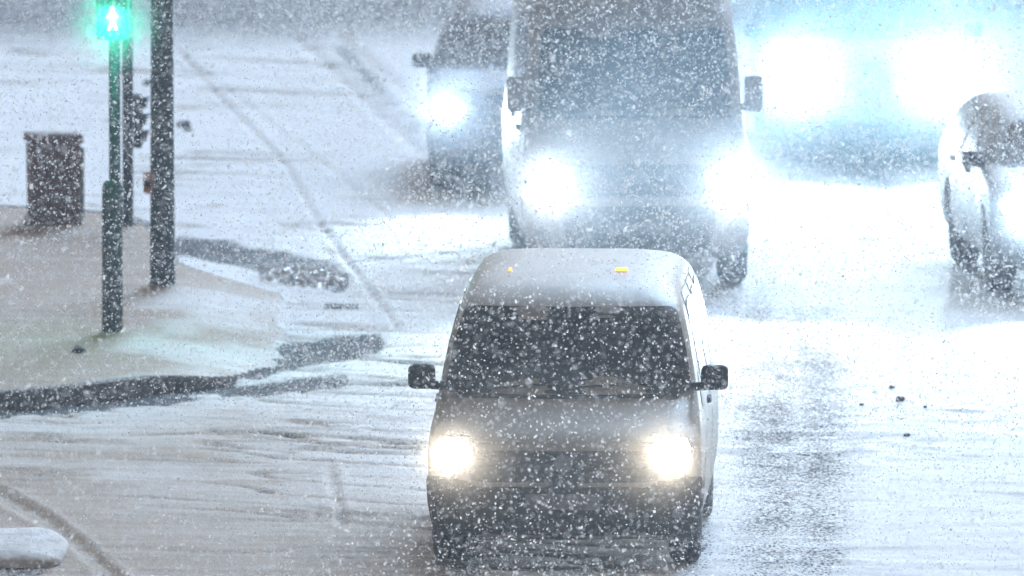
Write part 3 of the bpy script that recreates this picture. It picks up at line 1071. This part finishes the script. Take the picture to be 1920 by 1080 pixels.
# crushed ice glittering where a puddle has broken up beside the thick mast
bm = bmesh.new()
rr = random.Random(4)
ic = W([(505, 520), (545, 514), (560, 524), (600, 522), (632, 534)])
for k in range(170):
    j = rr.randrange(4)
    q = ic[j].lerp(ic[j + 1], rr.random())
    q = q + Vector((rr.gauss(0, 0.05), rr.gauss(0, 0.30), 0))
    r_ = rr.uniform(0.012, 0.045)
    mx = Matrix.Translation((q.x, q.y, 0.012 + r_ * 0.4)) @ Euler((rr.random() * 6, rr.random() * 6, rr.random() * 6)).to_matrix().to_4x4() @ Matrix.Diagonal((r_, r_ * rr.uniform(0.6, 1.6), r_ * 0.6, 1))
    bmesh.ops.create_icosphere(bm, subdivisions=1, radius=1.0, matrix=mx)
ice = bm_obj('crushed_ice', bm, M['ice'], smooth=False)
tag(ice, 'bright glittering crushed ice in the dark slush beside the mast', 'ice', kind='stuff')

# clods of dirty ice scattered on the right carriageway
clods = [(1687, 752, 0.030), (1672, 728, 0.018), (1700, 820, 0.018), (1640, 735, 0.012), (1615, 760, 0.014), (1735, 765, 0.012), (345, 238, 0.045), (352, 246, 0.03), (277, 160, 0.035), (148, 664, 0.04)]  # the three at the upper left stand in for footprints
desc = {0: 'largest dark clod of dirty ice on the white right carriageway', 1: 'small dark clod just above the largest clod', 2: 'dark clod lying well below the largest clod', 5: 'tiny clod to the right of the largest clod', 6: 'dark lump standing in for a footprint right of the thick mast', 7: 'smaller lump touching the footprint lump right of the mast', 8: 'small dark lump standing in for a footprint between the two posts', 9: 'brownish frozen lump on snow below the front post'}
for k, (cx, cyy, r_) in enumerate(clods):
    isl_ = k == 9
    q = at(cx, cyy, ISL_Z if isl_ else 0.0)
    o = lumpy('ice_clod', 0, 0, r_ * 0.4, r_ * 1.3, r_ * 1.5, r_, M['clod'], None, k + 2, 2, 0.5)
    zz = float((island_fields if isl_ else ground_fields)(np.array([q.x]), np.array([q.y]))[0][0])
    o.location = (q.x, q.y, zz)
    if k in desc: tag(o, desc[k], 'ice clod', 'clods of dirty ice')
    else: tag(o, ['', '', '', 'tiny dark clod just left of the largest clod', 'tiny dark clod farthest left of those by the largest clod'][min(k, 4)], 'ice clod', 'clods of dirty ice')

# ------------------------------------------------------------------ the air: haze and falling snow
hv = bpy.data.materials.new('snow_haze')
hv.use_nodes = True
hn = hv.node_tree
hn.nodes.clear()
pv = hn.nodes.new('ShaderNodeVolumePrincipled')
pv.inputs['Color'].default_value = (0.72, 0.87, 1.0, 1)
pv.inputs['Density'].default_value = HAZE_DENSITY
pv.inputs['Anisotropy'].default_value = HAZE_ANISO
ho = hn.nodes.new('ShaderNodeOutputMaterial')
hn.links.new(pv.outputs['Volume'], ho.inputs['Volume'])
bm = box_bm(0, 0, 6.25, 2800, 2800, 14.5)
haze = bm_obj('haze', bm, hv, smooth=False)
tag(haze, 'pale blowing snow haze filling the air', 'haze', kind='stuff')

# haze clouds added to carry lamp halos; the wheel spray is real blown snow
def blown(name, label, veh, off, rad, dens, col=(0.84, 0.92, 1.0), seed=0.0):
    m = bpy.data.materials.new('snow_and_glow_air')
    m.use_nodes = True
    n = m.node_tree
    n.nodes.clear()
    L = n.links.new
    tc = n.nodes.new('ShaderNodeTexCoord')
    ln = n.nodes.new('ShaderNodeVectorMath')
    ln.operation = 'LENGTH'
    L(tc.outputs['Object'], ln.inputs[0])
    fo = n.nodes.new('ShaderNodeMapRange')
    fo.interpolation_type = 'SMOOTHSTEP'
    fo.inputs['From Min'].default_value = 1.0
    fo.inputs['From Max'].default_value = 0.0
    L(ln.outputs['Value'], fo.inputs['Value'])
    nz = n.nodes.new('ShaderNodeTexNoise')
    nz.noise_dimensions = '4D'
    nz.inputs['W'].default_value = seed
    nz.inputs['Scale'].default_value = 3.0
    nz.inputs['Detail'].default_value = 2
    L(tc.outputs['Object'], nz.inputs['Vector'])
    nr = n.nodes.new('ShaderNodeMapRange')
    nr.inputs['From Min'].default_value = 0.3
    nr.inputs['From Max'].default_value = 0.7
    nr.inputs['To Min'].default_value = 0.35 * dens
    nr.inputs['To Max'].default_value = 1.65 * dens
    L(nz.outputs['Fac'], nr.inputs['Value'])
    mu = n.nodes.new('ShaderNodeMath')
    mu.operation = 'MULTIPLY'
    L(fo.outputs['Result'], mu.inputs[0])
    L(nr.outputs['Result'], mu.inputs[1])
    v = n.nodes.new('ShaderNodeVolumePrincipled')
    v.inputs['Color'].default_value = (*col, 1)
    v.inputs['Anisotropy'].default_value = 0.1
    L(mu.outputs[0], v.inputs['Density'])
    o_ = n.nodes.new('ShaderNodeOutputMaterial')
    L(v.outputs['Volume'], o_.inputs['Volume'])
    bm = bmesh.new()
    bmesh.ops.create_icosphere(bm, subdivisions=3, radius=1.02)
    o = bm_obj(name, bm, m)
    c = Matrix.Rotation(veh.rotation_euler.z, 4, 'Z') @ Vector(off)
    o.location = veh.location + c
    o.scale = rad
    tag(o, label, 'blown snow', kind='stuff')  # class shared by real spray and the added haze clouds
    return o


blown('snow_and_glow_cloud', 'added haze cloud carrying the headlight halo of the silver minivan', van, (0, -1.0, 0.75), (1.5, 1.5, 1.0), 0.13, (1, 0.96, 0.9), 1.3)
blown('snow_and_glow_cloud', 'added haze cloud carrying the headlight halo of the tall van', van2, (0, -1.2, 0.8), (1.7, 2.0, 1.3), 0.18, (0.84, 0.92, 1.0), 2.1)
blown('snow_and_glow_cloud', 'added haze cloud carrying the headlight halo of the dark blue car', suv, (-0.3, -1.0, 0.75), (1.7, 2.2, 1.1), 0.12, (0.8, 0.88, 1.0), 3.7)
blown('snow_and_glow_cloud', 'added haze cloud carrying the halo of the blinding headlights', car4, (0, -1.4, 0.8), (1.9, 2.2, 1.4), 0.21, (0.75, 0.91, 1.0), 4.2)
blown('snow_and_glow_cloud', 'added haze cloud carrying the headlight halo of the silver car at the right edge', car5, (0, -1.0, 0.7), (1.8, 1.9, 1.2), 0.19, (0.84, 0.92, 1.0), 5.9)

blown('snow_and_glow_cloud', 'bluish plume of snow between the silver minivan and the tall van', van2, (0.1, -3.4, 1.7), (2.3, 3.4, 2.1), 0.06, (0.55, 0.80, 1.0), 6.4)
blown('snow_and_glow_cloud', 'added bluish haze cloud widening the bloom of the blinding headlights', car4, (0.3, -4.2, 1.8), (3.2, 5.0, 2.3), 0.05, (0.5, 0.84, 1.0), 7.7)  # added to spread the glare of this car's headlights
blown('snow_and_glow_cloud', 'spray of snow thrown up by the left wheel of the minivan', van, (-1.35, -0.3, 0.2), (0.8, 1.3, 0.45), 0.12, (0.95, 0.97, 1.0), 9.3)
blown('snow_and_glow_cloud', 'added haze cloud carrying the green halo of the walking figure', post, (0.01, -0.45, 2.5), (0.5, 0.5, 0.5), 0.38, (0.8, 1.0, 0.97), 8.1)  # added so the green signal shows a halo

fm = bpy.data.materials.new('snowflake')
fm.use_nodes = True
fn = fm.node_tree
fn.nodes.clear()
df = fn.nodes.new('ShaderNodeBsdfDiffuse')
tl = fn.nodes.new('ShaderNodeBsdfTranslucent')
for x in (df, tl): x.inputs['Color'].default_value = (0.97, 0.98, 0.99, 1)
ms = fn.nodes.new('ShaderNodeMixShader')
ms.inputs[0].default_value = 0.72
mo = fn.nodes.new('ShaderNodeOutputMaterial')
fn.links.new(df.outputs[0], ms.inputs[1])
fn.links.new(tl.outputs[0], ms.inputs[2])
fn.links.new(ms.outputs[0], mo.inputs['Surface'])

rng = np.random.default_rng(5)
NF = 700000
fy = 86 + (178 - 86) * rng.random(NF) ** 0.68
zc = CAM_H - fy * math.tan(PITCH)                      # the air the lens looks through, and two metres all round it
fx = (rng.random(NF) * 2 - 1) * (0.031 * fy + 2.0)
fz = zc + (rng.random(NF) * 2 - 1) * (0.018 * fy + 1.6)
gust = fbm(fx * 0.55 + fy * 0.11, fz * 0.8 - fx * 0.3 + fy * 0.05, 201, 3)
ok = (fz > 0.03) & (rng.random(NF) < sstep(0.22, 0.62, gust))
fx, fy, fz = fx[ok], fy[ok], fz[ok]
# spindrift whipped up low round the wheels of the first van and behind it
NS = 9000
sx = at(1064, 1050).x + rng.normal(0, 1.5, NS)
sy = at(1064, 1050).y + rng.uniform(-2.2, 26, NS)
sz = 0.03 + np.abs(rng.normal(0, 0.45, NS))
# and thick in the beams of the vehicles behind it
NV = 150000
vy = rng.uniform(97, 121, NV)
vx = (rng.random(NV) * 2 - 1) * 4.6
vz = CAM_H - vy * math.tan(PITCH) + (rng.random(NV) * 2 - 1) * 2.9
kv = vz > 0.03
vx, vy, vz = vx[kv], vy[kv], vz[kv]
NB = 110000
by = rng.uniform(124, 158, NB)
bx = rng.uniform(-2.0, 6.5, NB)
bz = 0.05 + rng.random(NB) ** 1.3 * 4.0
fx, fy, fz = np.concatenate([fx, sx, vx, bx]), np.concatenate([fy, sy, vy, by]), np.concatenate([fz, sz, vz, bz])
n_f = len(fx)
me = bpy.data.meshes.new('falling_snow')
me.vertices.add(n_f)
me.vertices.foreach_set('co', np.stack([fx, fy, fz], -1).astype(np.float32).ravel())
rad = 0.0014 + 0.0046 * rng.random(n_f) ** 2.8
rad[rng.random(n_f) < 0.025] *= 1.9
rad[-NB:] *= 1.35
sv = np.stack([rad, rad * (0.7 + 0.5 * rng.random(n_f)), rad * (1.1 + 1.5 * rng.random(n_f) ** 1.5)], -1)
me.attributes.new('flake_scale', 'FLOAT_VECTOR', 'POINT').data.foreach_set('vector', sv.astype(np.float32).ravel())
rt = np.stack([rng.normal(0, 0.3, n_f), 0.9 + rng.normal(0, 0.55, n_f), rng.random(n_f) * 6.28], -1)
me.attributes.new('flake_turn', 'FLOAT_VECTOR', 'POINT').data.foreach_set('vector', rt.astype(np.float32).ravel())
me.materials.append(fm)
flakes = link(bpy.data.objects.new('falling_snow', me))
tag(flakes, 'thick falling snowflakes driven across the street by wind', 'snow', kind='stuff')
ng = bpy.data.node_groups.new('flakes', 'GeometryNodeTree')
ng.interface.new_socket('Geometry', in_out='INPUT', socket_type='NodeSocketGeometry')
ng.interface.new_socket('Geometry', in_out='OUTPUT', socket_type='NodeSocketGeometry')
gi, gout = ng.nodes.new('NodeGroupInput'), ng.nodes.new('NodeGroupOutput')
ico = ng.nodes.new('GeometryNodeMeshIcoSphere')
ico.inputs['Radius'].default_value = 1.0
ico.inputs['Subdivisions'].default_value = 1
smn = ng.nodes.new('GeometryNodeSetMaterial')
smn.inputs['Material'].default_value = fm
iop = ng.nodes.new('GeometryNodeInstanceOnPoints')
na1 = ng.nodes.new('GeometryNodeInputNamedAttribute')
na1.data_type = 'FLOAT_VECTOR'
na1.inputs['Name'].default_value = 'flake_scale'
na2 = ng.nodes.new('GeometryNodeInputNamedAttribute')
na2.data_type = 'FLOAT_VECTOR'
na2.inputs['Name'].default_value = 'flake_turn'
K = ng.links.new
K(gi.outputs[0], iop.inputs['Points'])
K(ico.outputs['Mesh'], smn.inputs['Geometry'])
K(smn.outputs['Geometry'], iop.inputs['Instance'])
K(na1.outputs['Attribute'], iop.inputs['Scale'])
K(na2.outputs['Attribute'], iop.inputs['Rotation'])
K(iop.outputs['Instances'], gout.inputs[0])
md = flakes.modifiers.new('flakes', 'NODES')
md.node_group = ng
